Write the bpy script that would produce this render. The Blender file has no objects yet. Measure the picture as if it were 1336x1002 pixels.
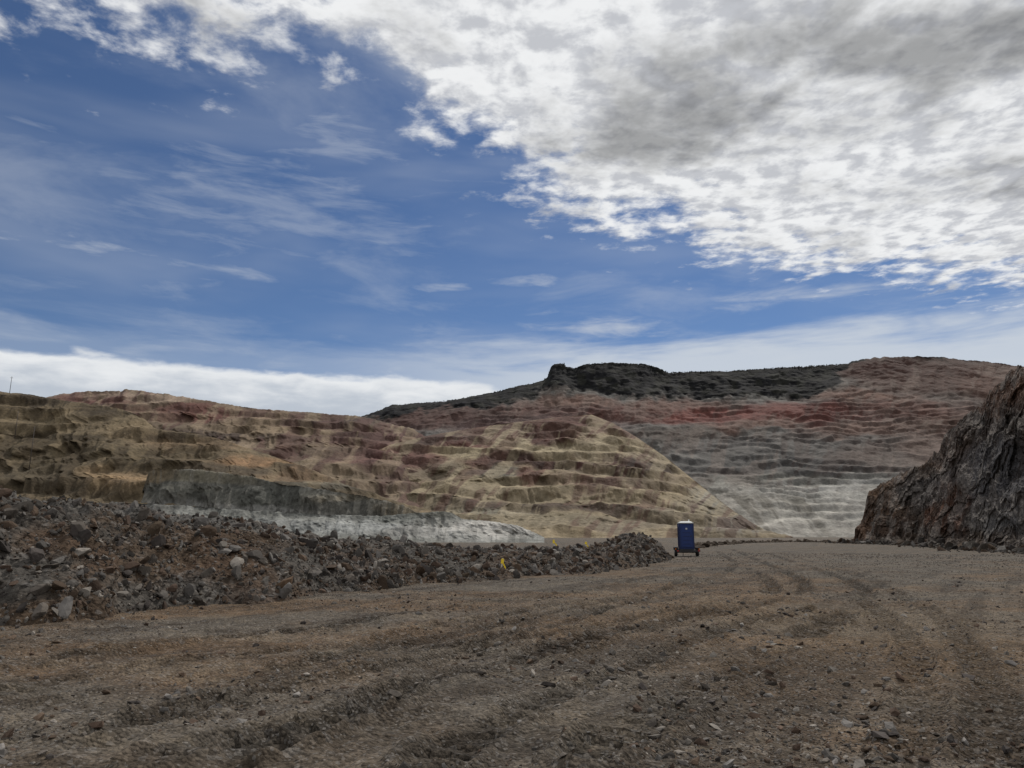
import bpy, math, random, bmesh
import numpy as np
from mathutils import Vector
rng=np.random.default_rng(7); random.seed(7)
scene=bpy.context.scene
scene.view_settings.view_transform='Standard'
try: scene.view_settings.look='None'
except Exception: pass
scene.view_settings.exposure=0
EYE=1.6; PITCH=math.radians(11.65); CP,SP=math.cos(PITCH),math.sin(PITCH)
SUN_AZ=math.radians(28); SUN_EL=math.radians(48)

# ---------- survey helpers: bearings/elevations taken from the station at the camera tripod ----------
def survey(a,e,d):
    """bearing reading a, elevation reading e, northing d (m) -> world xyz"""
    a=np.asarray(a,float); e=np.asarray(e,float); d=np.asarray(d,float)
    u=(a-668)/965.; v=(501-e)/965.
    fy=CP-v*SP; fz=SP+v*CP
    return np.stack([u/fy*d, d+0*a, EYE+fz/fy*d],-1)
def level_e(d,z=-.4):
    k=(z-EYE)/d; v=(k*CP-SP)/(CP+k*SP); return 501-v*965
def on_ground(a,e):
    u=(a-668)/965.; v=(501-e)/965.
    fy=CP-v*SP; fz=SP+v*CP
    d=-EYE/fz*fy
    return (u/fy*d,d)
def lin(c):
    c=np.asarray(c,float)/255.
    return np.where(c<=0.04045,c/12.92,((c+0.055)/1.055)**2.4)
# ---------- numpy noise ----------
def _h(ix,iy,iz,seed):
    h=(ix.astype(np.int64)*374761393+iy.astype(np.int64)*668265263+iz.astype(np.int64)*2147483647+seed*974711)&0xffffffff
    h=((h^(h>>13))*1274126177)&0xffffffff
    h=((h^(h>>16))*2246822519)&0xffffffff
    return ((h^(h>>15))&0xffffff)/float(0xffffff)
def vn(x,y,z=None,seed=0):
    ix,iy=np.floor(x),np.floor(y)
    fx,fy=x-ix,y-iy
    fx=fx*fx*fx*(fx*(fx*6-15)+10);fy=fy*fy*fy*(fy*(fy*6-15)+10)
    if z is None: zs=((0,1.),); iz=np.zeros_like(ix)
    else:
        iz=np.floor(z); fz=z-iz; fz=fz*fz*(3-2*fz); zs=((0,1-fz),(1,fz))
    r=0
    for a in (0,1):
        wx=fx if a else 1-fx
        for b in (0,1):
            wy=fy if b else 1-fy
            for c,wz in zs: r=r+wx*wy*wz*_h(ix+a,iy+b,iz+c,seed)
    return r
def fbm(x,y,z=None,o=4,seed=0,g=.5,r0=.0):
    s=0;amp=1;t=0;f=1.
    for i in range(o):
        cx,sx=math.cos(i*.9+r0),math.sin(i*.9+r0)
        s=s+amp*(vn((x*cx-y*sx)*f+i*17.3,(x*sx+y*cx)*f+i*9.1,None if z is None else z*f+i*5.7,seed+i)*2-1)
        t+=amp;amp*=g;f*=2.03
    return s/t*1.6
def sstep(a,b,x):
    t=np.clip((x-a)/(b-a),0,1); return t*t*(3-2*t)
# ---------- mesh helpers ----------
def mesh_np(name,V,F,cols=None,mat=None,smooth=True):
    V=np.asarray(V,np.float32).reshape(-1,3);F=np.ascontiguousarray(F,np.int32)
    k=F.shape[1]; me=bpy.data.meshes.new(name)
    me.vertices.add(len(V)); me.vertices.foreach_set('co',V.ravel())
    me.loops.add(F.size); me.loops.foreach_set('vertex_index',F.ravel())
    me.polygons.add(len(F))
    me.polygons.foreach_set('loop_start',np.arange(0,F.size,k,dtype=np.int32))
    me.polygons.foreach_set('loop_total',np.full(len(F),k,np.int32))
    me.polygons.foreach_set('use_smooth',np.full(len(F),smooth))
    me.update(calc_edges=True)
    if cols is not None:
        ca=me.attributes.new('Col','FLOAT_COLOR','POINT')
        c=np.ones((len(V),4),np.float32); c[:,:3]=np.clip(cols.reshape(-1,3),0,1); ca.data.foreach_set('color',c.ravel())
    ob=bpy.data.objects.new(name,me); scene.collection.objects.link(ob)
    if mat: me.materials.append(mat)
    return ob
def gridF(n,m,flip=False):
    i=np.arange(n-1)[:,None]*m+np.arange(m-1)[None,:]
    i=i.ravel(); f=np.stack([i,i+m,i+m+1,i+1],1)
    return f[:,::-1] if flip else f
# ---------- materials ----------
class NT:
    def __init__(s,nt): s.t=nt
    def n(s,typ,**k):
        nd=s.t.nodes.new(typ)
        for a,b in k.items(): setattr(nd,a,b)
        return nd
    def put(s,sock,v):
        if hasattr(v,'is_output'): s.t.links.new(v,sock)
        else: sock.default_value=v
    def m(s,op,a,b=0.,c=None,clamp=False):
        nd=s.n('ShaderNodeMath',operation=op,use_clamp=clamp)
        s.put(nd.inputs[0],a); s.put(nd.inputs[1],b)
        if c is not None: s.put(nd.inputs[2],c)
        return nd.outputs[0]
    def noise(s,vec,scale,detail=6,rough=.55,dist=0.,dim='3D'):
        nd=s.n('ShaderNodeTexNoise',noise_dimensions=dim)
        if vec is not None: s.t.links.new(vec,nd.inputs['Vector'])
        nd.inputs['Scale'].default_value=scale; nd.inputs['Detail'].default_value=detail
        nd.inputs['Roughness'].default_value=rough; nd.inputs['Distortion'].default_value=dist
        return nd.outputs['Fac']
    def mr(s,v,a,b,c=0.,d=1.,mode='SMOOTHSTEP'):
        nd=s.n('ShaderNodeMapRange',interpolation_type=mode)
        s.put(nd.inputs[0],v)
        for i,q in enumerate((a,b,c,d)): s.put(nd.inputs[i+1],q)
        return nd.outputs[0]
    def mix(s,f,a,b,mode='MIX'):
        nd=s.n('ShaderNodeMix',data_type='RGBA',blend_type=mode)
        s.put(nd.inputs[0],f)
        s.put(nd.inputs[6],a if hasattr(a,'is_output') else (*a,1)) ; s.put(nd.inputs[7],b if hasattr(b,'is_output') else (*b,1))
        return nd.outputs[2]
    def vec(s,x,y,z=0.):
        nd=s.n('ShaderNodeCombineXYZ')
        for i,q in enumerate((x,y,z)): s.put(nd.inputs[i],q)
        return nd.outputs[0]
def new_mat(name):
    m=bpy.data.materials.new(name); m.use_nodes=True
    t=NT(m.node_tree); b=m.node_tree.nodes['Principled BSDF']; b.inputs['Roughness'].default_value=.92
    b.inputs['Specular IOR Level'].default_value=.1
    return m,t,b
def terrain_mat(name,scales,lo,hi,bumps,voro=None,cells=None):
    m,t,b=new_mat(name)
    col=t.n('ShaderNodeAttribute',attribute_name='Col').outputs['Color']
    co=t.n('ShaderNodeTexCoord').outputs['Object']
    c=col
    for sc in scales:
        f=t.mr(t.noise(co,sc,3,.65),.3,.7,lo,hi,'LINEAR')
        c=t.mix(1.,c,t.vec(f,f,f),'MULTIPLY')
    if cells:
        for sc,k in cells:
            vo=t.n('ShaderNodeTexVoronoi'); t.t.links.new(co,vo.inputs['Vector']); vo.inputs['Scale'].default_value=sc
            sv=t.n('ShaderNodeSeparateColor'); t.t.links.new(vo.outputs['Color'],sv.inputs[0])
            f=t.mr(sv.outputs[0],0.,1.,1-k,1+k*.7,'LINEAR'); lt=t.mr(sv.outputs[1],.9,.96,0.,.8*k)
            c=t.mix(1.,c,t.vec(f,f,f),'MULTIPLY'); c=t.mix(lt,c,(.25,.235,.22))
    t.put(b.inputs['Base Color'],c)
    h=None
    for sc,amp in bumps:
        q=t.m('MULTIPLY',t.noise(co,sc,3,.65),amp)
        h=q if h is None else t.m('ADD',h,q)
    if voro:
        for sc,amp in voro:
            vo=t.n('ShaderNodeTexVoronoi'); t.t.links.new(co,vo.inputs['Vector']); vo.inputs['Scale'].default_value=sc
            h=t.m('ADD',h,t.m('MULTIPLY',vo.outputs['Distance'],-amp))
    bp=t.n('ShaderNodeBump'); bp.inputs['Strength'].default_value=1.; bp.inputs['Distance'].default_value=1.
    t.t.links.new(h,bp.inputs['Height']); t.t.links.new(bp.outputs[0],b.inputs['Normal'])
    return m
def plain(name,rgb,rough=.5,metal=0.,var=.12,sc=6.):
    m,t,b=new_mat(name)
    co=t.n('ShaderNodeTexCoord').outputs['Object']
    f=t.mr(t.noise(co,sc,3,.6),.3,.7,1-var,1+var,'LINEAR')
    t.put(b.inputs['Base Color'],t.mix(1.,tuple(rgb),t.vec(f,f,f),'MULTIPLY'))
    b.inputs['Roughness'].default_value=rough; b.inputs['Metallic'].default_value=metal; b.inputs['Specular IOR Level'].default_value=.4
    return m
M_far=terrain_mat('far_slope',[.03,.15],.78,1.22,[(.06,4.)])
M_mid=terrain_mat('mid_slope',[.1,.6],.72,1.28,[(.2,1.3),(1.,.3)])
M_cut=terrain_mat('rock_cut',[.3,1.8],.55,1.45,[(.5,1.1),(2.,.35)],[(.7,.5),(.25,.8)])
M_berm=terrain_mat('berm_soil',[1.2,9.],.65,1.35,[(3.,.10),(14.,.04)],[(10.,.05)],[(9.,.3)])
M_ground=terrain_mat('dirt_ground',[.9,7.],.76,1.24,[(6.,.02),(32.,.016)],[(26.,.026)],[(16.,.25),(45.,.38)])
M_rock=terrain_mat('rock',[6.],.75,1.25,[(12.,.02)])

# ---------- loft terrain ----------
def desat(c,k=.17):
    l=(c*np.array([.33,.52,.15])).sum(-1,keepdims=True); return c*(1-k)+l*k
def loft(name,lines,ns,nt,H,tilt,patches,base,seed,mat,terr=.8,rough=.012,gully=1.,flute=1.,talus=(1.18,1.16,1.1),facec=(.8,.8,.8),
         warp=10.,stripe=None,crestj=0.,back=.12,by_index=False,terr_top=None,post=None,crag=None,fl_w=9.,brk0=-.45,alb=1.,lev=(.45,12)):
    S=np.linspace(0,1,ns)
    P=[];N=[]
    for L in lines:
        L=np.array(L,float); k=np.linspace(0,1,len(L)) if by_index else (L[:,0]-L[0,0])/(L[-1,0]-L[0,0])
        q=[np.interp(S,k,L[:,j]) for j in range(3)]
        P.append(survey(*q)); N.append(np.stack(q[:2],-1))
    P=np.array(P);N=np.array(N)
    K=len(P)-1; T=np.linspace(0,1,nt)
    kk=np.clip((T*K).astype(int),0,K-1); f=(T*K-kk)[:,None,None]
    X=P[kk]*(1-f)+P[kk+1]*f; A=N[kk]*(1-f)+N[kk+1]*f
    sc=X[...,1].mean()*0.01
    x,y,z=X[...,0],X[...,1],X[...,2]
    tt=np.repeat(T[:,None],ns,1)
    edge=np.sin(np.pi*np.clip(tt,0,1))**.4
    n1=fbm(x/(sc*6),y/(sc*6),z/(sc*6),4,seed,r0=.6)
    n2=fbm(A[...,0]/fl_w+n1*1.2,tt*4,None,4,seed+9,r0=.5)
    y=y-sc*2.2*n1*edge*gully-sc*.7*n2*edge*flute
    zt=(z+tilt*x+ sc*lev[0]*fbm(x/(sc*lev[1]),y/(sc*lev[1]),None,3,seed+3,r0=.6))/H
    i=np.floor(zt);fr=zt-i
    brk=sstep(brk0,brk0+.5,fbm(x/(sc*7),z/(sc*3),None,3,seed+21,r0=.5))*(.6+.6*vn(i*1.7,x/(sc*14),None,seed+22))
    g=sstep(.30,.75,fr)*.8+fr*.2
    w=terr*np.clip(brk,0,1)*sstep(1.,.93,tt)*sstep(0,.05,tt)
    if terr_top is not None: w=w*(1-(1-terr_top[1])*sstep(terr_top[0]-.04,terr_top[0]+.03,tt))
    z=z+(g-fr)*H*w
    r=fbm(x/(sc*.9),z/(sc*.9),y/(sc*.9),4,seed+5,.6,r0=.5)
    z=z+r*sc*rough*8*sstep(1.,.9,tt)
    y=y+fbm(x/(sc*.7),z/(sc*1.2),None,3,seed+6,r0=.6)*sc*.22*flute*edge
    if crestj>0: z=z+crestj*fbm(A[...,0]/7,A[...,0]*0,None,4,seed+31,.7)*sstep(.8,1.,tt)
    if crag:
        amp,dxy=crag; ed=sstep(0,.06,tt)*sstep(1.02,.9,tt)*.8+.2*sstep(0,.06,tt)
        s1=x*dxy[1]-y*dxy[0]
        c=0
        for q,(l,am) in enumerate(((14,1.),(6,.7),(2.6,.45),(1.2,.22))):
            wv=fbm(s1/l*.7,z/l*.7,None,2,seed+80+q)
            rd=1-np.abs(fbm(s1/l+wv*.8,z/l*.8+y*.1/l,None,2,seed+90+q))*1.6
            bl=np.floor(vn(s1/l*1.1+wv*.5+z/l*.4,z/l*1.1+wv*.5,None,seed+95+q)*4)/4-.4
            c=c+am*(rd*.4+bl*1.1)
        c=c*amp*ed
        x=x+dxy[0]*c; y=y+dxy[1]*c; z=z+.35*amp*ed*fbm(s1/3.5,z/3.,None,4,seed+99,.6)
        r=r+.6*np.clip(c/amp,-1,1)
    wa=A[...,0]+warp*1.5*fbm(x/(sc*7),z/(sc*4),None,4,seed+60,.6); we=A[...,1]+warp*.6*fbm(x/(sc*6),z/(sc*6),None,4,seed+61,.6)
    C=np.zeros(x.shape+(3,))+lin(base)*.02; W=np.full(x.shape,.02)
    for (pa,pe,ra,re,c) in patches:
        d=((wa-pa)/ra)**2+((we-pe)/re)**2
        ww=np.exp(-d*2.)
        C+=lin(c)*ww[...,None];W+=ww
    C/=W[...,None]
    if stripe:
        sa=fbm((A[...,0]+stripe[1]*(A[...,1]-600))/stripe[2],A[...,1]/60.,None,4,seed+70,.65)
        cl=fbm(A[...,0]/60.,A[...,1]/14.,None,3,seed+71)
        k=sstep(.15,.45,sa+cl*.35)*stripe[3]; C=C*(1-k[...,None])+lin(stripe[0][0])*k[...,None]
        k=sstep(.2,.5,-sa+cl*.35)*stripe[3]; C=C*(1-k[...,None])+lin(stripe[0][1])*k[...,None]
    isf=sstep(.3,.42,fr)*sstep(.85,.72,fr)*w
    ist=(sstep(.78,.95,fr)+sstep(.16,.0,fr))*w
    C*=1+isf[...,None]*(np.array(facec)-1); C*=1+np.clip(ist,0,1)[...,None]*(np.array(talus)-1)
    if post: C=post(C,wa,we,A,n2,r)
    C*=(1+.12*n2+.10*r)[...,None]
    C=desat(C)
    V=np.stack([x,y,z],-1)
    B=V[-1].copy(); b1=B.copy(); b1[:,:2]*=1+back; b1[:,2]=B[:,2]*.8; b2=B.copy(); b2[:,:2]*=1+back*3; b2[:,2]=-5
    V=np.concatenate([V,b1[None],b2[None]],0); C=np.concatenate([C,C[-1:],C[-1:]],0)
    return mesh_np(name,V,gridF(nt+2,ns,True),C*ALB*alb,mat)
ALB=.84
MAR=(102,68,60);RED=(118,68,59);DRK=(36,36,38);TAN=(146,129,99);GRY=(106,103,98);LGT=(146,142,132);PUR=(98,76,72)
skyl=[(380,560),(440,552),(480,541),(510,529),(560,525),(590,522),(640,513),(680,503),(700,499),(714,493),(719,479),(724,475),(736,474),(739,479),(752,480),(765,475),(790,473),(840,475),(858,480),(872,486),(900,485),(950,484),(1000,481),(1030,479),(1100,475),(1130,468),(1150,466),(1200,465),(1230,466),(1260,470),(1300,473),(1336,479),(1420,492),(1560,520)]
A_crest=[(a,e,2700) for a,e in skyl]
A_hi=[(380,580,2450),(480,560,2450),(600,540,2480),(720,524,2520),(860,522,2500),(1000,522,2500),(1080,515,2500),(1150,505,2480),(1336,510,2400),(1560,540,2300)]
A_mid=[(380,650,2000),(600,630,2000),(900,610,2000),(1100,600,1980),(1300,600,1900),(1560,610,1800)]
A_toe=[(380,704,1500),(900,704,1550),(1560,704,1450)]
pA=[(1220,490,80,20,(84,62,54)),(1180,480,60,12,(76,54,48)),(1300,500,60,20,(92,68,58)),(620,540,80,10,(80,60,54)),(690,535,40,8,(100,73,65)),(750,525,40,7,(114,87,75)),(770,545,50,8,(94,66,59)),
 (820,540,70,10,(98,67,59)),(880,530,60,7,(108,82,72)),(930,543,80,9,RED),(1060,545,90,11,(106,64,56)),(1180,540,70,12,(100,70,60)),(1130,520,50,7,(112,85,73)),(1240,560,50,16,(98,76,66)),(1000,558,60,5,(114,88,77)),
 (700,560,80,14,PUR),(560,545,60,10,(88,64,58)),(900,572,60,9,(92,83,76)),(1000,580,130,11,(96,92,88)),(1010,610,120,12,(88,85,82)),
 (1150,600,60,18,(100,88,81)),(1120,566,60,7,(112,88,77)),(1210,590,30,16,(106,88,79)),(1080,648,80,9,(152,150,143)),(970,645,60,7,(136,133,124)),(1020,632,90,6,(116,113,105)),(950,665,40,12,(124,119,108)),
 (1000,668,60,8,(122,118,108)),(1050,672,30,9,(138,134,124)),(1080,690,100,9,(146,140,129)),(1115,662,18,24,(164,161,154)),(1010,693,30,5,(158,152,140))]
def mesa_post(C,wa,we,A,n2,r):
    lo=np.interp(wa,[380,480,560,600,650,700,740,800,850,900,1000,1060,1090,1115,1135],[556,547,534,532,528,517,506,511,519,518,517,521,508,486,462])
    k=sstep(3,-3,we-lo+4*r)[...,None]
    dk=lin(DRK)*(.62+.25*np.clip(n2,-1,1)+.3*np.clip(r,-1,1))[...,None]
    gr=sstep(.0,.5,fbm(A[...,0]/11,A[...,1]/5,None,3,300))[...,None]
    dk=dk*(1-.6*gr)+lin((48,48,41))*.6*gr
    cap=sstep(7,4,A[...,1]-np.interp(A[...,0],[s[0] for s in skyl],[s[1] for s in skyl]))[...,None]*((A[...,0]>720)&(A[...,0]<1130))[...,None]
    dk=dk*(1-.45*cap)
    fl=(sstep(640,650,we)*sstep(900,960,wa))[...,None]*.65
    C=C*(1-fl)+lin((154,150,141))*fl
    rl=np.interp(A[...,0],[960,985,1010,1035,1060,1085,1105],[702,694,686,682,680,676,668]); q=np.exp(-((A[...,1]-rl)/2.4)**2)*sstep(955,985,A[...,0])*sstep(1110,1090,A[...,0])
    C=C*(1-q[...,None]*.8)+lin((186,180,168))*q[...,None]*.8
    ch=sstep(-.1,.4,fbm((A[...,0]-A[...,1]*.9)/7.,A[...,1]/90,None,3,310))*sstep(646,660,A[...,1])*sstep(900,940,A[...,0])*sstep(1100,1060,A[...,0])*(1-q); C=C*(1-.6*ch[...,None])+lin((96,90,79))*.6*ch[...,None]
    return C*(1-k)+dk*k
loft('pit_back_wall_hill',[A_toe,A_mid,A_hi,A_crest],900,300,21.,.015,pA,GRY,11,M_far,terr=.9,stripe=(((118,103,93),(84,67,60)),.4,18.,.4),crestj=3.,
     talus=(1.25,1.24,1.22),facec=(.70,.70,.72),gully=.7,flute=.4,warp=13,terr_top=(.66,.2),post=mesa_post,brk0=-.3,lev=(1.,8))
C_crest=[(-260,540,1900),(-60,530,1900),(60,519,1900),(80,514,1900),(120,510,1880),(158,511,1860),(164,507,1860),(172,509,1860),(215,514,1850),(260,521,1850),(300,528,1850),(330,533,1850),(400,538,1850),(470,543,1850),(540,560,1800),(600,600,1700),(640,650,1500)]
C_mid=[(-260,600,1500),(0,590,1500),(200,580,1500),(400,585,1450),(520,610,1400),(640,680,1300)]
C_toe=[(-260,704,1000),(640,704,1000)]
pC=[(200,518,110,5,(148,128,109)),(120,522,40,8,(104,70,62)),(250,542,60,9,(100,64,55)),(200,545,40,8,(116,92,77)),(330,545,40,10,(102,80,68)),(370,560,60,8,(132,113,88)),(430,553,50,6,(78,63,58)),
 (300,572,60,6,(78,65,56)),(420,590,50,12,(110,93,76)),(470,600,40,18,(104,72,67)),(400,620,80,16,(120,104,82)),(520,620,30,16,(106,84,73)),(520,575,50,10,(94,68,62)),(450,575,30,8,(96,72,65)),(380,600,30,6,(84,66,57))]
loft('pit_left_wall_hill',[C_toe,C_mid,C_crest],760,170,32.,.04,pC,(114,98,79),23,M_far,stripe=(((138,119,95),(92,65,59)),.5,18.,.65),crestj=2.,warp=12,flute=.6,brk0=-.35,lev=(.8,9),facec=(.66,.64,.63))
# central dump spur
B_crest=[(380,670,1250),(410,640,1350),(440,616,1430),(470,598,1480),(510,580,1540),(560,568,1600),(620,558,1660),(680,550,1700),(740,543,1740),(772,541,1740),(800,552,1700),(830,570,1650),(868,596,1560),(900,622,1470),(935,650,1370),(970,676,1280),(1005,695,1200),(1035,705,1150)]
B_m1=[(380,690,1180),(450,660,1250),(500,638,1300),(560,620,1360),(640,606,1400),(740,600,1420),(830,612,1390),(900,650,1290),(970,686,1200),(1035,705,1120)]
B_m2=[(380,700,1060),(480,682,1080),(600,662,1110),(720,655,1130),(830,660,1120),(920,680,1090),(1035,706,1060)]
B_toe=[(380,706,900),(1035,706,900)]
pB=[(760,550,50,6,(100,71,64)),(820,562,20,7,(112,88,76)),(700,556,50,6,(94,67,59)),(640,562,50,6,(104,82,73)),(575,574,40,7,(88,69,63)),(640,574,30,4,(124,104,86)),(710,571,40,6,(78,51,45)),(770,565,34,5,(112,87,74)),(600,582,24,5,(96,64,56)),
 (530,596,36,12,(104,72,65)),(470,625,30,20,(104,76,70)),(480,605,30,8,(88,69,63)),(560,616,34,9,(116,102,83)),(620,592,60,5,(150,135,104)),(760,585,80,6,(154,139,109)),(840,600,20,8,(140,124,102)),
 (640,600,34,6,(90,62,53)),(700,604,60,6,(72,51,45)),(770,608,34,6,(82,52,46)),(825,610,40,6,(58,46,43)),(650,621,26,8,(90,87,78)),(690,625,16,8,(106,75,62)),(600,634,50,9,(144,129,100)),(735,625,36,7,(116,87,72)),(790,631,36,7,(106,82,69)),(850,627,30,9,(132,116,93)),
 (700,647,120,6,(142,127,99)),(520,655,60,12,(128,115,91)),(700,662,150,5,(84,70,58)),(640,680,140,7,(128,116,92)),(850,684,100,8,(120,108,89)),(900,665,50,8,(124,113,94)),(970,690,50,10,(144,138,127)),(620,670,60,5,(132,125,107)),(930,655,20,12,(142,136,121))]
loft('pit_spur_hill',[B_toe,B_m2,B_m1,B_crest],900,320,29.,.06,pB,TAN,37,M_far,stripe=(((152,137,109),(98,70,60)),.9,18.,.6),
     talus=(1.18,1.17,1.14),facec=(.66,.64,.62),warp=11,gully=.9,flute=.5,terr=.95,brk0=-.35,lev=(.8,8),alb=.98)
# left near hill
D_crest=[(-420,500,520),(-200,506,500),(0,511,480),(45,515,480),(60,519,475),(110,526,470),(160,534,465),(188,546,455),(205,560,450),(260,566,440),(300,577,430),(340,590,425),(380,603,415),(420,618,405),(450,632,395),(510,652,380),(570,668,365),(640,690,340)]
D_m=[(-420,580,420),(0,590,400),(160,600,380),(300,625,350),(450,660,330),(640,700,300)]
D_toe=[(-420,level_e(300),300),(0,level_e(300),300),(640,level_e(270),270)]
pD=[(20,522,60,7,(70,60,46)),(110,533,60,5,(76,65,48)),(60,556,120,9,(116,101,75)),(170,562,30,12,(128,110,82)),(20,580,90,6,(86,74,54)),(80,572,60,4,(72,62,46)),(100,600,100,9,(82,71,52)),(150,628,40,12,(140,115,82)),
 (50,630,80,12,(88,77,59)),(260,580,60,7,(126,104,76)),(330,603,50,6,(148,113,76)),(270,600,40,6,(102,88,65)),(400,622,50,6,(128,104,78)),(280,616,70,6,(88,76,59)),(230,570,40,4,(82,69,52)),(430,640,60,7,(106,99,84))]
loft('mine_bench_hill',[D_toe,D_m,D_crest],860,200,12.,.03,pD,(106,92,69),51,M_mid,stripe=(((132,114,84),(80,67,50)),.5,16.,.4),
     talus=(1.22,1.18,1.12),facec=(.62,.6,.57),warp=10,crestj=.4,gully=.9,flute=.7,brk0=-.4,lev=(.6,11),alb=.95)
# left grey bench, two tiers
E1_crest=[(186,640,330),(194,616,330),(205,611,330),(260,613,325),(330,622,315),(370,632,310),(430,640,300),(500,652,290),(530,662,285),(560,672,280),(600,694,275)]
E1_m=[(180,668,318),(330,664,303),(430,672,290),(600,698,270)]
E1_toe=[(176,level_e(300),300),(600,level_e(262),262)]
pE=[(260,622,60,6,(106,100,84)),(260,640,60,14,(86,85,78)),(360,644,50,14,(80,80,74)),(450,650,50,6,(110,102,87)),(460,664,50,8,(90,88,81)),(510,665,30,6,(112,101,82)),(205,620,14,10,(118,102,78)),(300,668,120,8,(118,116,111))]
loft('grey_bench_wall_hill',[E1_toe,E1_m,E1_crest],560,130,14.,.06,pE,(96,93,86),61,M_mid,terr=.5,gully=.7,flute=.9,fl_w=9.,warp=9,stripe=(((118,114,104),(62,61,56)),.12,8.,.5),rough=.012,crestj=.4,alb=1.12)
E2_crest=[(150,655,250),(230,659,245),(330,666,240),(430,672,236),(500,673,234),(545,669,232),(580,667,230),(592,670,230),(602,677,228),(650,682,225),(675,685,225),(710,701,222)]
E2_m=[(150,678,240),(330,685,230),(500,687,224),(600,688,222),(710,703,216)]
E2_toe=[(150,level_e(215),215),(710,level_e(200),200)]
pE2=[(300,672,120,6,(112,112,106)),(300,682,120,8,(134,135,131)),(430,676,40,5,(114,114,108)),(450,686,60,8,(146,147,143)),(520,674,40,7,(106,108,102)),(560,670,25,5,(98,97,88)),(570,682,25,6,(130,129,122)),(570,695,60,6,(152,150,144)),(640,688,50,9,(178,174,166)),(200,680,50,20,(108,106,100))]
loft('light_grey_bench_wall_hill',[E2_toe,E2_m,E2_crest],600,100,5.,.03,pE2,(120,120,114),67,M_mid,terr=.35,gully=.6,flute=.9,fl_w=8.,warp=8,stripe=(((146,146,140),(84,84,79)),.12,8.,.45),rough=.012,crestj=.25,alb=1.)
# right rock cut beside the road
Fa=[1108,1118,1125,1133,1150,1180,1205,1222,1236,1250,1275,1286,1292,1310,1320,1336,1400,1500,1700,2200]
Fe=[708,700,672,645,629,617,607,590,566,550,534,524,508,498,486,480,455,430,380,300]
Fd=[196,194,192,188,182,172,162,150,142,134,126,120,115,107,103,98,84,68,50,30]
Ft=[188,186,182,176,165,152,140,130,122,114,106,101,98,90,86,80,68,55,40,24]
F_crest=list(zip(Fa,Fe,Fd))
F_toe=[(a-4,level_e(t),t) for a,t in zip(Fa,Ft)]
F_lo=[(a-2,level_e(t)*.86+e*.14,t*.72+d*.28) for a,e,d,t in zip(Fa,Fe,Fd,Ft)]
F_mid=[(a,level_e(t)*.45+e*.55,t*.5+d*.5) for a,e,d,t in zip(Fa,Fe,Fd,Ft)]
pF=[(1300,515,60,24,(84,61,47)),(1330,545,30,20,(56,49,44)),(1240,590,30,24,(78,64,55)),(1200,640,40,20,(90,83,78)),(1290,620,50,40,(74,71,71)),(1270,565,30,20,(60,50,44)),(1150,650,30,24,(94,71,52)),(1160,690,40,12,(78,61,49)),(1128,690,14,30,(92,68,51)),(1260,705,120,8,(74,62,52)),(1320,680,40,20,(92,88,85)),(1235,660,16,30,(88,59,43)),(1190,610,30,10,(98,78,62))]
loft('rock_cut_hill',[F_toe,F_lo,F_mid,F_crest],900,320,9.,0,pF,(76,65,56),71,M_cut,terr=0.,gully=0,flute=0,rough=.03,warp=10,stripe=(((108,100,93),(54,46,40)),.25,9.,.65),crestj=.7,back=.3,by_index=True,crag=(2.1,(-.72,-.69)),alb=1.15)

# ---------- berm of blasted rubble ----------
toe=[(-30,-6),(-20,3),(-13.5,8.5),(-9.1,13.8),(-7.9,16.9),(-5.5,20.5),(-3.9,24.6),(-2.,28.3),(1.,31.),(4.,34.),(6.6,39.5),(9.2,47),(11.3,55),(12.8,63),(13.5,70),(14,76)]
cre=[(-33,2,3.3),(-25,9,3.3),(-19,15,3.2),(-14.3,20.5,2.95),(-11.3,24,2.35),(-7.4,27.5,1.5),(-5.1,31,1.25),(-2.5,35.5,1.05),(1.2,38.5,.85),(4.3,42,1.0),(6.6,48,1.25),(8.8,56,1.55),(11.0,64,1.6),(12.2,70,1.35),(13.,74,.7),(13.6,78,-.1)]
toe=np.array(toe,float);cre=np.array(cre,float)
ns,nt=1400,140
def resm(A,n):
    A=np.asarray(A,float); k=np.linspace(0,len(A)-1,n); q=np.stack([np.interp(k,np.arange(len(A)),A[:,j]) for j in range(A.shape[1])],-1)
    w=max(3,n//len(A)//2); pad=np.pad(q,((w,w),(0,0)),'edge'); ker=np.ones(2*w+1)/(2*w+1)
    return np.stack([np.convolve(pad[:,j],ker,'valid') for j in range(A.shape[1])],-1)
TO=resm(toe,ns);CR=resm(cre,ns)
T=np.linspace(0,1,nt)
Vb=np.zeros((nt,ns,3))
dirn=CR[:,:2]-TO
wig=.5*fbm(np.linspace(0,34,ns),np.zeros(ns),None,4,88)
for i,t in enumerate(T):
    q=t*2.3
    Vb[i,:,:2]=TO+dirn*q+ (dirn*(wig*.2*max(0,1-q))[:,None])
    if q<=1: h=math.sin(q*math.pi/2)**.85
    else: h=math.cos((q-1)/1.3*math.pi/2)**1.2
    Vb[i,:,2]=CR[:,2]*h
x,y=Vb[...,0],Vb[...,1]; env=(np.sin(np.pi*np.clip(T,0,1))**.5)[:,None]
hs=np.clip(CR[:,2]/2.2,.5,1.2)[None,:]
Vb[...,2]+=env*hs*(.42*fbm(x/2.6,y/2.6,None,5,81,.55)+.16*fbm(x/.45,y/.45,None,4,82,.6))
Vb[...,0]+=env*.25*fbm(x/1.1,y/1.1,Vb[...,2],3,83); Vb[...,2]-=.06*(1-env)
cb=fbm(x/3.,y/3.,Vb[...,2]/1.,5,84,.6)[...,None]
Cb=lin((78,65,53))*(1-sstep(-.2,.4,cb))+lin((80,76,71))*sstep(-.2,.4,cb)
hh=sstep(.25,.42,T)[:,None,None]; Cb=Cb*(1-.55*hh)+lin((102,100,97))*.55*hh
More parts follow.
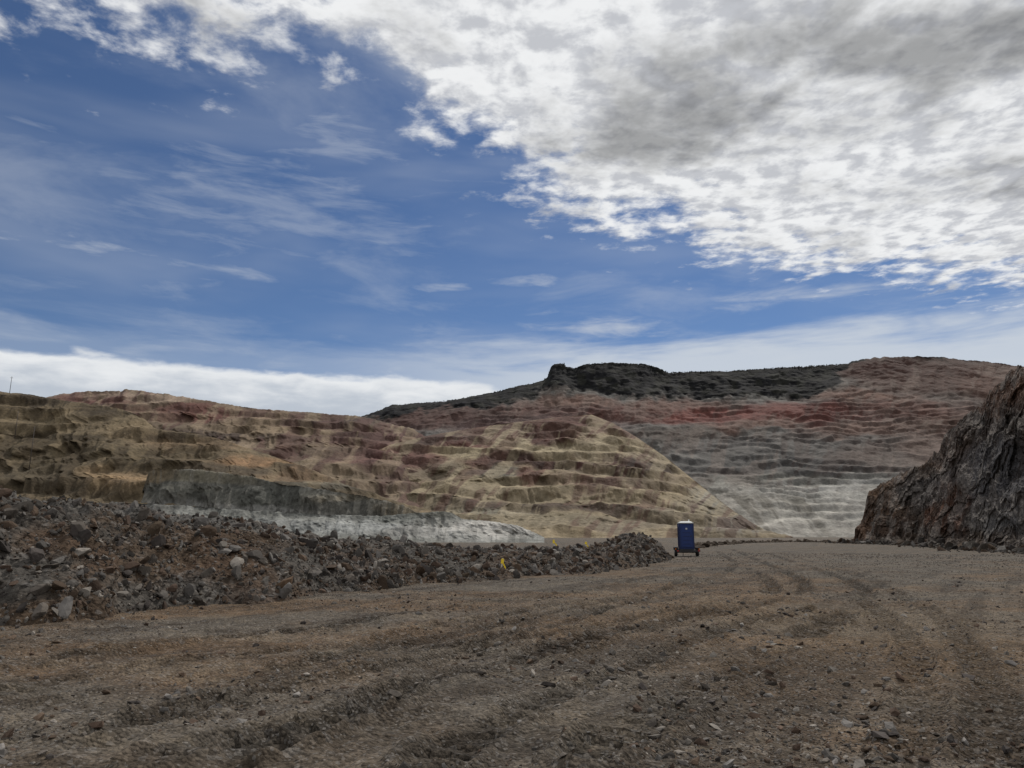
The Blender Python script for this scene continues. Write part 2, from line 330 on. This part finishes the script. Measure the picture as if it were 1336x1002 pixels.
red=sstep(.15,.5,fbm(x/2.5+9,y/2.5,Vb[...,2],4,85))[...,None]; Cb=Cb*(1-.35*red)+lin((84,64,50))*.35*red
berm=mesh_np('rubble_berm_terrain',Vb,gridF(nt,ns,True),Cb*.84,M_berm)

# ---------- rocks ----------
def rock_variant(sub):
    bm=bmesh.new(); bmesh.ops.create_icosphere(bm,subdivisions=sub,radius=1)
    V=np.array([v.co[:] for v in bm.verts]);F=np.array([[v.index for v in f.verts] for f in bm.faces]); bm.free()
    for k in range(11 if sub>1 else 3):
        n=rng.normal(size=3);n/=np.linalg.norm(n);d=rng.uniform(.3,.7)
        o=V@n-d; V=V-np.clip(o,0,None)[:,None]*n
    if sub==1: V*=rng.uniform(.6,1.2,(len(V),1))
    V*=np.array([1.3,.95,.6])*rng.uniform(.85,1.15,3); return V,F
ROCKS=[rock_variant(2) for _ in range(16)]; PEBS=[rock_variant(1) for _ in range(16)]
def rotm(n):
    q=rng.normal(size=(n,4));q/=np.linalg.norm(q,axis=1)[:,None];w,x,y,z=q.T
    return np.stack([1-2*(y*y+z*z),2*(x*y-z*w),2*(x*z+y*w),2*(x*y+z*w),1-2*(x*x+z*z),2*(y*z-x*w),2*(x*z-y*w),2*(y*z+x*w),1-2*(x*x+y*y)],-1).reshape(n,3,3)
def scatter(name,P,size,cols,mat,flat=1.,kit=None):
    kit=kit or ROCKS
    n=len(P);R=rotm(n);var=rng.integers(0,len(kit),n);VV=[];FF=[];CC=[];off=0
    for k,(rv,rf) in enumerate(kit):
        idx=np.where(var==k)[0]
        if len(idx)==0: continue
        v=np.einsum('nij,vj->nvi',R[idx],rv)*size[idx][:,None,None]; v[...,2]*=flat; v=v+P[idx][:,None,:]
        f=rf[None]+(np.arange(len(idx))*len(rv))[:,None,None]+off
        VV.append(v.reshape(-1,3));FF.append(f.reshape(-1,3));CC.append(np.repeat(cols[idx],len(rv),0)); off+=len(idx)*len(rv)
    return mesh_np(name,np.concatenate(VV),np.concatenate(FF),np.concatenate(CC),mat,smooth=False)
pal=lin(np.array([(86,80,74),(76,72,68),(104,100,96),(82,69,58),(66,61,58),(116,110,103),(78,65,56)]))
n=54000
ti=np.clip((rng.beta(1.1,1.5,n)*.62*nt),0,nt-1).astype(int); si=(rng.random(n)*(ns-1)).astype(int)
P=Vb[ti,si].copy(); P[:,:2]+=rng.normal(0,.05,(n,2))
size=np.clip(.020*rng.random(n)**-.54,.02,.26)
dist=np.hypot(P[:,0],P[:,1]); keep=(size>dist*.0010)&(P[:,1]>4); P=P[keep];size=size[keep]
P[:,2]+=size*.1
c=pal[rng.integers(0,len(pal),len(P))]*rng.uniform(.55,1.25,(len(P),1))
bg_=size>.09
scatter('rubble_rocks',P[bg_],size[bg_],c[bg_],M_rock); scatter('rubble_gravel',P[~bg_],size[~bg_]*1.1,c[~bg_],M_rock,kit=PEBS)

# ---------- ground ----------
def cat(pts,n=14):
    p=np.array([pts[0]]+list(pts)+[pts[-1]],float);o=[]
    for i in range(1,len(p)-2):
        for t in np.linspace(0,1,n,endpoint=False):
            a,b,c,d=p[i-1:i+3]
            o.append(.5*((2*b)+(-a+c)*t+(2*a-5*b+4*c-d)*t*t+(-a+3*b-3*c+d)*t**3))
    o.append(p[-2]);return np.array(o)
G=on_ground
tracks=[([G(330,985),G(520,915),G(720,850),G(920,806),G(1030,780),G(1050,765),G(1030,750),G(985,730),G(955,717)],.2,1.),
 ([G(200,1000),G(450,925),G(680,855),G(870,812),G(985,785),G(1010,768),G(990,750),G(955,732),G(935,719)],.2,.9),
 ([G(760,1000),G(880,925),G(1000,860),G(1080,815),G(1130,790),G(1120,765),G(1060,742),G(1000,722)],.22,.85),
 ([G(560,1000),G(700,925),G(840,865),G(960,820),G(1060,795)],.2,.75),
 ([G(1290,1000),G(1290,900),G(1250,830),G(1180,780),G(1100,745),G(1020,722)],.18,.5),
 ([G(1180,1000),G(1200,900),G(1180,830),G(1120,780)],.18,.5),
 ([G(0,905),G(200,870),G(420,845),G(600,812),G(760,785)],.16,.5),
 ([G(20,870),G(250,838),G(450,815),G(620,790),G(800,764),G(900,742)],.16,.6),
 ([G(560,850),G(700,822),G(800,795),G(870,770),G(900,750)],.16,.7),
 ([G(380,870),G(560,835),G(700,805),G(840,775),G(940,752),G(960,735)],.2,.7),
 ([G(100,960),G(330,905),G(560,860),G(760,820),G(930,790)],.16,.6)]
def ground_h(x,y,full=True):
    r=np.hypot(x,y)
    far=np.clip(1-r/400,0,1)
    h=.05*fbm(x/3.3,y/2.6,None,3,101)*far
    if full: h=h+.045*fbm(x/.45,y/.4,None,4,102,.65)*np.clip(1-r/70,0,1)
    h=h+.045*sstep(.1,.7,fbm((x*.55+y*.8)/5.,(x*.8-y*.55)/.7,None,4,103))*np.clip(1-r/90,0,1)
    dk=np.zeros_like(x); m=(r<110)&(y>0)&(np.abs(x)<y*1.05+4)
    xs,ys=x[m],y[m]; hm=np.zeros_like(xs);dm=np.zeros_like(xs)
    jit=.05*fbm(xs/1.3,ys/1.3,None,3,104)+.025*fbm(xs/.25,ys/.25,None,2,107)
    vnn=vn(xs*5,ys*5,None,9)
    for pts,w,st in tracks:
        c=cat(pts,8); best=np.full(xs.shape,1e9);arc=np.zeros_like(xs);acc=0
        for a,b in zip(c[:-1],c[1:]):
            d=b-a;L=np.hypot(*d)
            if L<1e-6: continue
            t=np.clip(((xs-a[0])*d[0]+(ys-a[1])*d[1])/L/L,0,1)
            dd=np.hypot(xs-a[0]-t*d[0],ys-a[1]-t*d[1]); k=dd<best
            best=np.where(k,dd,best);arc=np.where(k,acc+t*L,arc);acc+=L
        best=best+jit; fade=sstep(-.8,-.1,fbm(arc/3.5,best*0+st*9,None,3,105))*st
        u=best/w
        rut=-.055*sstep(1.1,.7,u)+.085*np.exp(-((u-1.4)/.3)**2)*(.3+1.1*vnn)
        lug=.03*np.sign(np.sin(arc*2*np.pi/.34+u*1.4))*sstep(1.,.8,u)
        hm+= (rut+lug)*fade; dm=np.maximum(dm,sstep(1.5,.8,u)*fade)
    h[m]+=hm; dk[m]=dm
    return h,dk
ang=np.concatenate([np.radians(np.linspace(-180,-46,40,endpoint=False)),np.radians(np.linspace(-46,46,1000)),np.radians(np.linspace(46,180,41)[1:])])
rad=np.concatenate([[.01,1,2,3],np.exp(np.linspace(math.log(4.),math.log(130),760)),np.exp(np.linspace(math.log(135),math.log(16000),50))])
AA,RR=np.meshgrid(ang,rad,indexing='ij'); gx=np.sin(AA)*RR; gy=np.cos(AA)*RR
gh,dk=ground_h(gx,gy)
f1=fbm(gx/5,gy/3.5,None,5,110,.6)[...,None]; f2=fbm(gx/1.,gy/.7,None,5,111,.65)[...,None]
Cg=lin((110,91,72))*(1-sstep(-.5,.5,f1))+lin((104,96,86))*sstep(-.5,.5,f1)
k=sstep(.1,.7,f2)*.5; Cg=Cg*(1-k)+lin((124,112,96))*k
k=sstep(.1,.7,-f2)*.6; Cg=Cg*(1-k)+lin((72,62,51))*k
f3=fbm((gx*.55+gy*.8)/9.,(gx*.8-gy*.55)/.6,None,5,113,.6)[...,None]; k=sstep(.1,.6,f3)*.55; Cg=Cg*(1-k)+lin((62,54,46))*k
tan=np.exp(-(((gx-6.5)/4)**2+((gy-14)/5)**2))[...,None]*.5; Cg=Cg*(1-tan)+lin((118,100,78))*tan
rr=np.hypot(gx,gy)[...,None]; k=sstep(25,70,rr)*.5; Cg=Cg*(1-k)+lin((108,102,94))*k
Cg*=(1-.5*dk[...,None]); Cg*=.73
mesh_np('ground',np.stack([gx,gy,gh],-1),gridF(len(ang),len(rad),False),Cg,M_ground)
# gravel
n=125000
u=rng.random(n); r=4.5*np.exp(u*math.log(80/4.5)); a=np.radians(rng.uniform(-42,42,n))
px=np.sin(a)*r;py=np.cos(a)*r
size=np.clip(.0065*rng.random(n)**-.49,.005,.075); size=np.maximum(size,r*.0008*rng.uniform(.6,1.2,n))
cl=fbm(px/2.5,py/2.,None,4,120); keep=(cl+rng.normal(0,.35,n)>-.15)
px,py,size=px[keep],py[keep],size[keep]
gz,_=ground_h(px,py)
P=np.stack([px,py,gz+size*.1],-1); c=pal[rng.integers(0,len(pal),len(P))]*rng.uniform(.6,1.6,(len(P),1))
scatter('gravel',P,size,c,M_rock,.75,kit=PEBS)
def boulder(a,e,size,col,lift=.0,d=None):
    if d is None: X,Y=G(a,e);Z=lift
    else:
        X,Y,Z=survey(a,e,d)
        m=np.argmin(((Vb[...,0]-X)**2+(Vb[...,1]-Y)**2).ravel()); Z=Vb.reshape(-1,3)[m,2]+size*.25
    scatter('boulder',np.array([[X,Y,Z]]),np.array([size]),lin(np.array([col]))*.85,M_rock)
boulder(362,781,.42,(96,78,62),.22); boulder(205,660,.26,(84,72,60),d=20.5); boulder(222,784,.24,(104,100,96),.14)
boulder(75,668,.3,(70,62,56),d=18.8); boulder(604,757,.28,(92,80,68),.16); boulder(885,858,.1,(140,134,126),.03); boulder(520,702,.26,(50,46,44),d=34)
boulder(400,690,.3,(78,70,62),d=27.5); boulder(270,782,.26,(84,76,68),.16)
# rubble at foot of the rock cut
n=4500; s=rng.random(n); L=np.array(F_toe,float); aa=np.interp(s,np.linspace(0,1,len(L)),L[:,0]);dd=np.interp(s,np.linspace(0,1,len(L)),L[:,2])
Q=survey(aa,np.full(n,711.),dd); Q[:,2]=0; Q[:,0]+=rng.normal(-1.2,1.8,n); Q[:,1]+=rng.normal(0,2,n)
sz=np.clip(.10*rng.random(n)**-.5,.08,1.0); Q[:,2]=sz*.2
scatter('talus_rocks',Q,sz,pal[rng.integers(0,len(pal),n)]*rng.uniform(.5,.95,(n,1)),M_rock)
# low dirt windrow at the end of the road
n=2500; s=rng.random(n); aa=900+s*215; dd=np.interp(s,[0,.3,.6,1],[110,190,230,190]); Q=survey(aa,np.full(n,708.),dd);Q[:,1]+=rng.normal(0,3,n); sz=np.clip(.15*rng.random(n)**-.5,.12,.8); Q[:,2]=sz*.3*rng.random(n)
scatter('dirt_windrow',Q,sz,lin(np.array([(92,82,72)]))*rng.uniform(.6,1.,(n,1)),M_rock,.8)

# ---------- built objects ----------
def box(name,parent,loc,dim,mat,bev=.01,rot=(0,0,0),taper=None):
    bm=bmesh.new(); bmesh.ops.create_cube(bm,size=1)
    for v in bm.verts:
        if taper and v.co.z>0: v.co.x*=taper;v.co.y*=taper
        v.co.x*=dim[0];v.co.y*=dim[1];v.co.z*=dim[2]
    if bev: bmesh.ops.bevel(bm,geom=bm.edges[:],offset=bev,segments=2,affect='EDGES')
    me=bpy.data.meshes.new(name);bm.to_mesh(me);bm.free(); me.materials.append(mat)
    o=bpy.data.objects.new(name,me);scene.collection.objects.link(o);o.location=loc;o.rotation_euler=rot;o.parent=parent;return o
def cyl(name,parent,loc,r,d,mat,rot=(0,0,0),r2=None,seg=24,bev=0):
    bm=bmesh.new(); bmesh.ops.create_cone(bm,cap_ends=True,segments=seg,radius1=r,radius2=r if r2 is None else r2,depth=d)
    if bev: bmesh.ops.bevel(bm,geom=[e for e in bm.edges if abs((e.verts[0].co-e.verts[1].co).z)<1e-5],offset=bev,segments=3,affect='EDGES')
    me=bpy.data.meshes.new(name);bm.to_mesh(me);bm.free();me.materials.append(mat)
    for p in me.polygons:p.use_smooth=len(p.vertices)==4
    o=bpy.data.objects.new(name,me);scene.collection.objects.link(o);o.location=loc;o.rotation_euler=rot;o.parent=parent;return o
M_blue=plain('blue_plastic',(.009,.027,.12),.6); M_blued=plain('blue_plastic_dark',(.006,.016,.07),.6); M_white=plain('white_plastic',(.6,.61,.6),.5)
M_blk=plain('tyre_rubber',(.02,.02,.02),.85); M_stl=plain('painted_steel',(.03,.03,.032),.5,.3); M_org=plain('amber_reflector',(.7,.18,.02),.3)
M_red=plain('red_lamp',(.35,.02,.015),.3); M_rim=plain('wheel_rim',(.45,.45,.45),.4,.6); M_yel=plain('yellow_flagging',(.8,.58,.03),.6); M_wood=plain('weathered_wood',(.5,.45,.38),.8); M_pole=plain('dark_pole',(.06,.05,.045),.8)
tx,ty=G(896,726); tz=float(ground_h(np.array([tx]),np.array([ty]))[0][0])
T=bpy.data.objects.new('portable_toilet_trailer',None);scene.collection.objects.link(T);T.location=(tx,ty,tz-.01);T.rotation_euler=(0,0,math.radians(-6))
for sx in(-.5,.5): box('frame_rail',T,(sx,.1,.48),(.08,2.5,.1),M_stl)
for yy in(-1.1,-.3,.5,1.3): box('cross_member',T,(0,yy,.48),(.92,.06,.08),M_stl)
box('deck',T,(0,0,.56),(1.3,1.9,.05),M_stl)
box('drawbar',T,(0,1.9,.47),(.1,1.3,.1),M_stl); box('rear_bumper',T,(0,-1.22,.46),(1.9,.07,.13),M_stl)
cyl('jack',T,(0,2.4,.4),.03,.75,M_stl)
cyl('axle',T,(0,0,.33),.04,1.8,M_stl,(0,math.pi/2,0))
for sx in(-1,1):
    cyl('wheel',T,(sx*.86,0,.34),.34,.22,M_blk,(0,math.pi/2,0),bev=.04); cyl('rim',T,(sx*.975,0,.34),.19,.02,M_rim,(0,math.pi/2,0))
    box('fender',T,(sx*.86,0,.725),(.27,.85,.035),M_stl,.01)
    box('fender_front',T,(sx*.86,.5,.62),(.27,.03,.24),M_stl,.01,(math.radians(-25),0,0)); box('fender_rear',T,(sx*.86,-.5,.62),(.27,.03,.24),M_stl,.01,(math.radians(25),0,0))
    box('tail_lamp',T,(sx*.83,-1.27,.47),(.16,.03,.09),M_red,.008); box('side_marker',T,(sx*.93,-.62,.6),(.07,.03,.09),M_org,.008)
box('skid_base',T,(0,0,.65),(1.16,1.2,.12),M_blued,.02)
box('cabin',T,(0,0,1.68),(1.14,1.14,1.94),M_blue,.03)
for sx in(-1,1):
    for sy in (-1,1): box('corner_post',T,(sx*.55,sy*.55,1.68),(.1,.1,1.96),M_blued,.02)
box('door',T,(0,-.585,1.62),(.84,.03,1.72),M_blue,.012)
for i in range(4): box('door_rib',T,(0,-.605,1.0+i*.3),(.66,.02,.05),M_blued,.008)
box('door_sign',T,(0,-.606,2.22),(.14,.012,.12),M_rim,.004); box('latch',T,(.34,-.61,1.62),(.06,.03,.16),M_stl,.006)
for i in range(6):
    for sx in(-1,1): box('side_rib',T,(sx*.58,-.4+i*.16,1.6),(.02,.05,1.6),M_blued,.006)
for i in range(3): box('vent_slot',T,(-.25+i*.25,-.585,2.54),(.2,.03,.05),M_blued,.006)
box('roof_rim',T,(0,0,2.68),(1.22,1.24,.06),M_white,.02)
box('roof_dome',T,(0,0,2.76),(1.12,1.16,.13),M_white,.04,taper=.68)
cyl('vent_pipe',T,(.35,.42,2.85),.05,.25,M_white)
def stake(a,e,h,d=None,tilt=10):
    if d is None: X,Y=G(a,e);Z=0
    else: X,Y,Z=survey(a,e,d)
    R=bpy.data.objects.new('survey_stake',None);scene.collection.objects.link(R);R.location=(X,Y,Z);R.rotation_euler=(0,math.radians(tilt),.3)
    box('lath',R,(0,0,h/2),(.06,.015,h),M_wood,.002)
    box('ribbon_wrap',R,(0,0,h*.84),(.11,.05,h*.26),M_yel,.006)
    for k,(dx,rz) in enumerate(((.10,-.5),(.15,-1.0))):
        bm=bmesh.new();pv=None
        for i in range(7):
            f=i/6; w=.045
            p=Vector((dx*f*1.3,.02*math.sin(f*7+k),h*.86-f*.22-.05*k))
            q=[bm.verts.new(p+Vector((0,0,w))),bm.verts.new(p-Vector((0,0,w)))]
            if pv: bm.faces.new((pv[0],q[0],q[1],pv[1]))
            pv=q
        me=bpy.data.meshes.new('ribbon_tail');bm.to_mesh(me);bm.free();me.materials.append(M_yel)
        o=bpy.data.objects.new('ribbon_tail',me);scene.collection.objects.link(o);o.parent=R
def berm_z(X,Y):
    m=np.argmin(((Vb[...,0]-X)**2+(Vb[...,1]-Y)**2).ravel()); return float(Vb.reshape(-1,3)[m,2])
stake(652,753,.75)
def stake_on_berm(a,d,h,tilt):
    X,Y,_=survey(a,705.,d); Z=berm_z(X,Y)-.08
    k=(Z-EYE)/d; v=(k*CP-SP)/(CP+k*SP); stake(a,501-v*965,h,d=d,tilt=tilt)
stake_on_berm(724,42.,.75,-6); stake_on_berm(764,41.,.5,4)
def pole(a,e0,e1,d):
    b=survey(a,e0,d);t=survey(a,e1,d);h=t[2]-b[2]+1.5
    R=bpy.data.objects.new('utility_pole',None);scene.collection.objects.link(R);R.location=(b[0],b[1],b[2]-1.5)
    cyl('shaft',R,(0,0,h/2),.2,h,M_pole,r2=.13,seg=10); box('crossarm',R,(0,0,h*.93),(1.8,.12,.14),M_pole,.01)
    for k in(-.7,0,.7): cyl('insulator',R,(k,0,h*.93+.15),.05,.16,M_pole,seg=8)
pole(12,516,491,478); pole(38,612,556,375); pole(19,572,536,420); pole(146,610,590,390)
# scrub trees along the mesa rim (one mass)
L=np.array(skyl,float); n=500
aa=rng.uniform(490,1130,n)
ee=np.interp(aa,L[:,0],L[:,1])+rng.uniform(0,9,n)*(rng.random(n)<.5)
Q=survey(aa,ee,np.full(n,2696.)); szt=rng.uniform(1.5,3.6,n)
scatter('scrub_trees',Q,szt,lin(np.array([(38,42,30)]))*rng.uniform(.6,1.2,(n,1)),M_rock,kit=PEBS)

# ---------- camera ----------
cam=bpy.data.cameras.new('camera');co=bpy.data.objects.new('camera',cam);scene.collection.objects.link(co)
cam.sensor_width=36;cam.lens=26.0;cam.clip_end=40000;cam.clip_start=.1
co.location=(0,0,EYE);co.rotation_euler=(math.pi/2+PITCH,0,0);scene.camera=co
# ---------- sun ----------
S=Vector((math.sin(SUN_AZ)*math.cos(SUN_EL),math.cos(SUN_AZ)*math.cos(SUN_EL),math.sin(SUN_EL)))
sl=bpy.data.lights.new('sun','SUN');sl.energy=2.6;sl.angle=math.radians(1.);sl.color=(1,.955,.89)
so=bpy.data.objects.new('sun',sl);scene.collection.objects.link(so);so.rotation_euler=S.to_track_quat('Z','Y').to_euler()
# ---------- sky ----------
W=bpy.data.worlds.new('World');scene.world=W;W.use_nodes=True
try: W.cycles.sampling_method='MANUAL'; W.cycles.sample_map_resolution=256
except Exception as ex: print(ex)
w=NT(W.node_tree);bg=W.node_tree.nodes['Background'];bg.inputs['Strength'].default_value=.1
sky=w.n('ShaderNodeTexSky',sky_type='NISHITA',sun_disc=False,sun_elevation=SUN_EL,sun_rotation=SUN_AZ)
sky.altitude=1500;sky.air_density=1.;sky.dust_density=.2;sky.ozone_density=2.
D=w.n('ShaderNodeTexCoord').outputs['Generated']
sp=w.n('ShaderNodeSeparateXYZ');w.t.links.new(D,sp.inputs[0]);dx,dy,dz=sp.outputs
zc=w.m('MAXIMUM',dz,.04); X=w.m('DIVIDE',dx,zc);Y=w.m('DIVIDE',dy,zc)
hyp=w.m('SQRT',w.m('ADD',w.m('MULTIPLY',dx,dx),w.m('MULTIPLY',dy,dy)))
E=w.m('DIVIDE',dz,w.m('MAXIMUM',hyp,.02)); AZ=w.m('ARCTAN2',dx,dy)
cr=w.n('ShaderNodeValToRGB');el=cr.color_ramp.elements
st=[(-3,1.0),(-1.1,1.54),(-.6,1.62),(-.3,1.66),(-.17,1.88),(.08,2.25),(.4,2.55),(.7,2.70),(1.3,2.88),(2.,3.05),(3.,3.1)]
while len(el)<len(st): el.new(.5)
for e,(a,b) in zip(el,st): e.position=(a+3)/6;e.color=(b/4,b/4,b/4,1)
w.t.links.new(w.mr(X,-3.,3.,0.,1.,'LINEAR'),cr.inputs[0])
dd=w.m('SUBTRACT',w.m('MULTIPLY',cr.outputs[0],4.),Y)
cov=w.m('ADD',w.mr(dd,-.6,.85,-.34,.27,'LINEAR'),w.mr(X,-.5,-.1,-.05,0.))
def puffs(X,Y,det):
    p=w.vec(X,Y,0.)
    return w.m('ADD',w.m('MULTIPLY',w.noise(p,3.0,2,.5,.2),.42),w.m('MULTIPLY',w.noise(p,9.,det,.6,.15),.58))
q1=puffs(X,Y,7); q2=puffs(w.m('ADD',X,.022),w.m('ADD',Y,-.04),4)
s1=w.m('ADD',q1,cov)
alpha=w.mr(s1,.42,.61)
lit=w.mr(w.m('SUBTRACT',q1,q2),-.10,.07,0.,1.)
def g2(cx,cy,rx,ry):
    q=w.m('ADD',w.m('POWER',w.m('DIVIDE',w.m('SUBTRACT',X,cx),rx),2.),w.m('POWER',w.m('DIVIDE',w.m('SUBTRACT',Y,cy),ry),2.))
    return w.m('EXPONENT',w.m('MULTIPLY',q,-1.))
big=w.noise(w.vec(X,Y,3.),2.6,5,.6,.2)
gm=w.m('MAXIMUM',w.m('MAXIMUM',g2(.40,1.68,.36,.2),g2(.95,1.33,.5,.15)),w.m('MULTIPLY',g2(1.3,2.,.6,.15),.6))
grey=w.mr(w.m('ADD',w.m('ADD',w.m('MULTIPLY',gm,.5),w.m('MULTIPLY',w.m('SUBTRACT',big,.5),1.3)),w.m('MULTIPLY',w.m('SUBTRACT',q1,.5),1.1)),.02,.52)
cw=w.mix(lit,(5.4,5.55,5.9),(8.6,8.7,8.8))
cw=w.mix(w.m('MULTIPLY',grey,.92),cw,w.mix(lit,(2.1,2.15,2.25),(3.1,3.15,3.2)))
blue=w.mix(1.,sky.outputs[0],(.51,.58,.68),'MULTIPLY')
st=w.vec(w.m('MULTIPLY',AZ,1.6),w.m('MULTIPLY',E,6.),0.)
c1=w.mr(w.noise(st,1.2,4,.5,.2),.42,.8,0.,.28)
c2=w.mr(w.noise(w.vec(X,Y,7.),1.7,6,.6,.4),.45,.8,0.,.3)
wn=w.noise(w.vec(w.m('MULTIPLY',AZ,5.),w.m('MULTIPLY',E,22.),1.),1.8,6,.6,.4)
ci=w.m('MAXIMUM',c1,c2)
for (ax,ex,ra,re,amp) in ((.13,.285,.13,.02,.7),(-.55,.345,.22,.02,.5),(-.1,.345,.05,.012,.6),(.4,.31,.12,.02,.6),(-.35,.45,.3,.1,.3),(.02,.355,.08,.014,.6),(-.25,.56,.12,.07,.35)):
    q=w.m('ADD',w.m('POWER',w.m('DIVIDE',w.m('SUBTRACT',AZ,ax),ra),2.),w.m('POWER',w.m('DIVIDE',w.m('SUBTRACT',E,ex),re),2.))
    g=w.m('EXPONENT',w.m('MULTIPLY',q,-1.))
    ci=w.m('MAXIMUM',ci,w.mr(w.m('ADD',wn,w.m('MULTIPLY',g,.4)),.66,1.05,0.,amp))
col=w.mix(ci,blue,(5.6,6.0,6.6))
hz=w.noise(w.vec(w.m('MULTIPLY',AZ,3.),w.m('MULTIPLY',E,20.),4.),1.6,5,.6,.3)
band=w.m('MULTIPLY',w.mr(w.m('ADD',w.m('MULTIPLY',E,-1.),w.m('MULTIPLY',w.m('SUBTRACT',hz,.5),.12)),-.285,-.225),w.mr(AZ,-.35,.15,.2,.8))
col=w.mix(band,col,(6.4,6.8,7.2))
bn=w.noise(w.vec(w.m('MULTIPLY',AZ,9.),w.m('MULTIPLY',E,26.),9.),1.5,6,.55,.2)
top=w.m('ADD',w.m('ADD',.2155,w.m('MULTIPLY',w.m('SUBTRACT',bn,.5),.035)),w.m('MULTIPLY',w.mr(AZ,-.1,.06),-.03))
bm_=w.mr(w.m('SUBTRACT',top,E),-.002,.010)
bsh=w.mr(w.m('ADD',w.m('SUBTRACT',top,E),w.m('MULTIPLY',w.m('SUBTRACT',bn,.5),.08)),.0,.06)
col=w.mix(bm_,col,w.mix(bsh,(8.0,8.2,8.4),(4.9,5.4,6.1)))
col=w.mix(alpha,col,cw)
w.t.links.new(col,bg.inputs['Color'])
print('done')
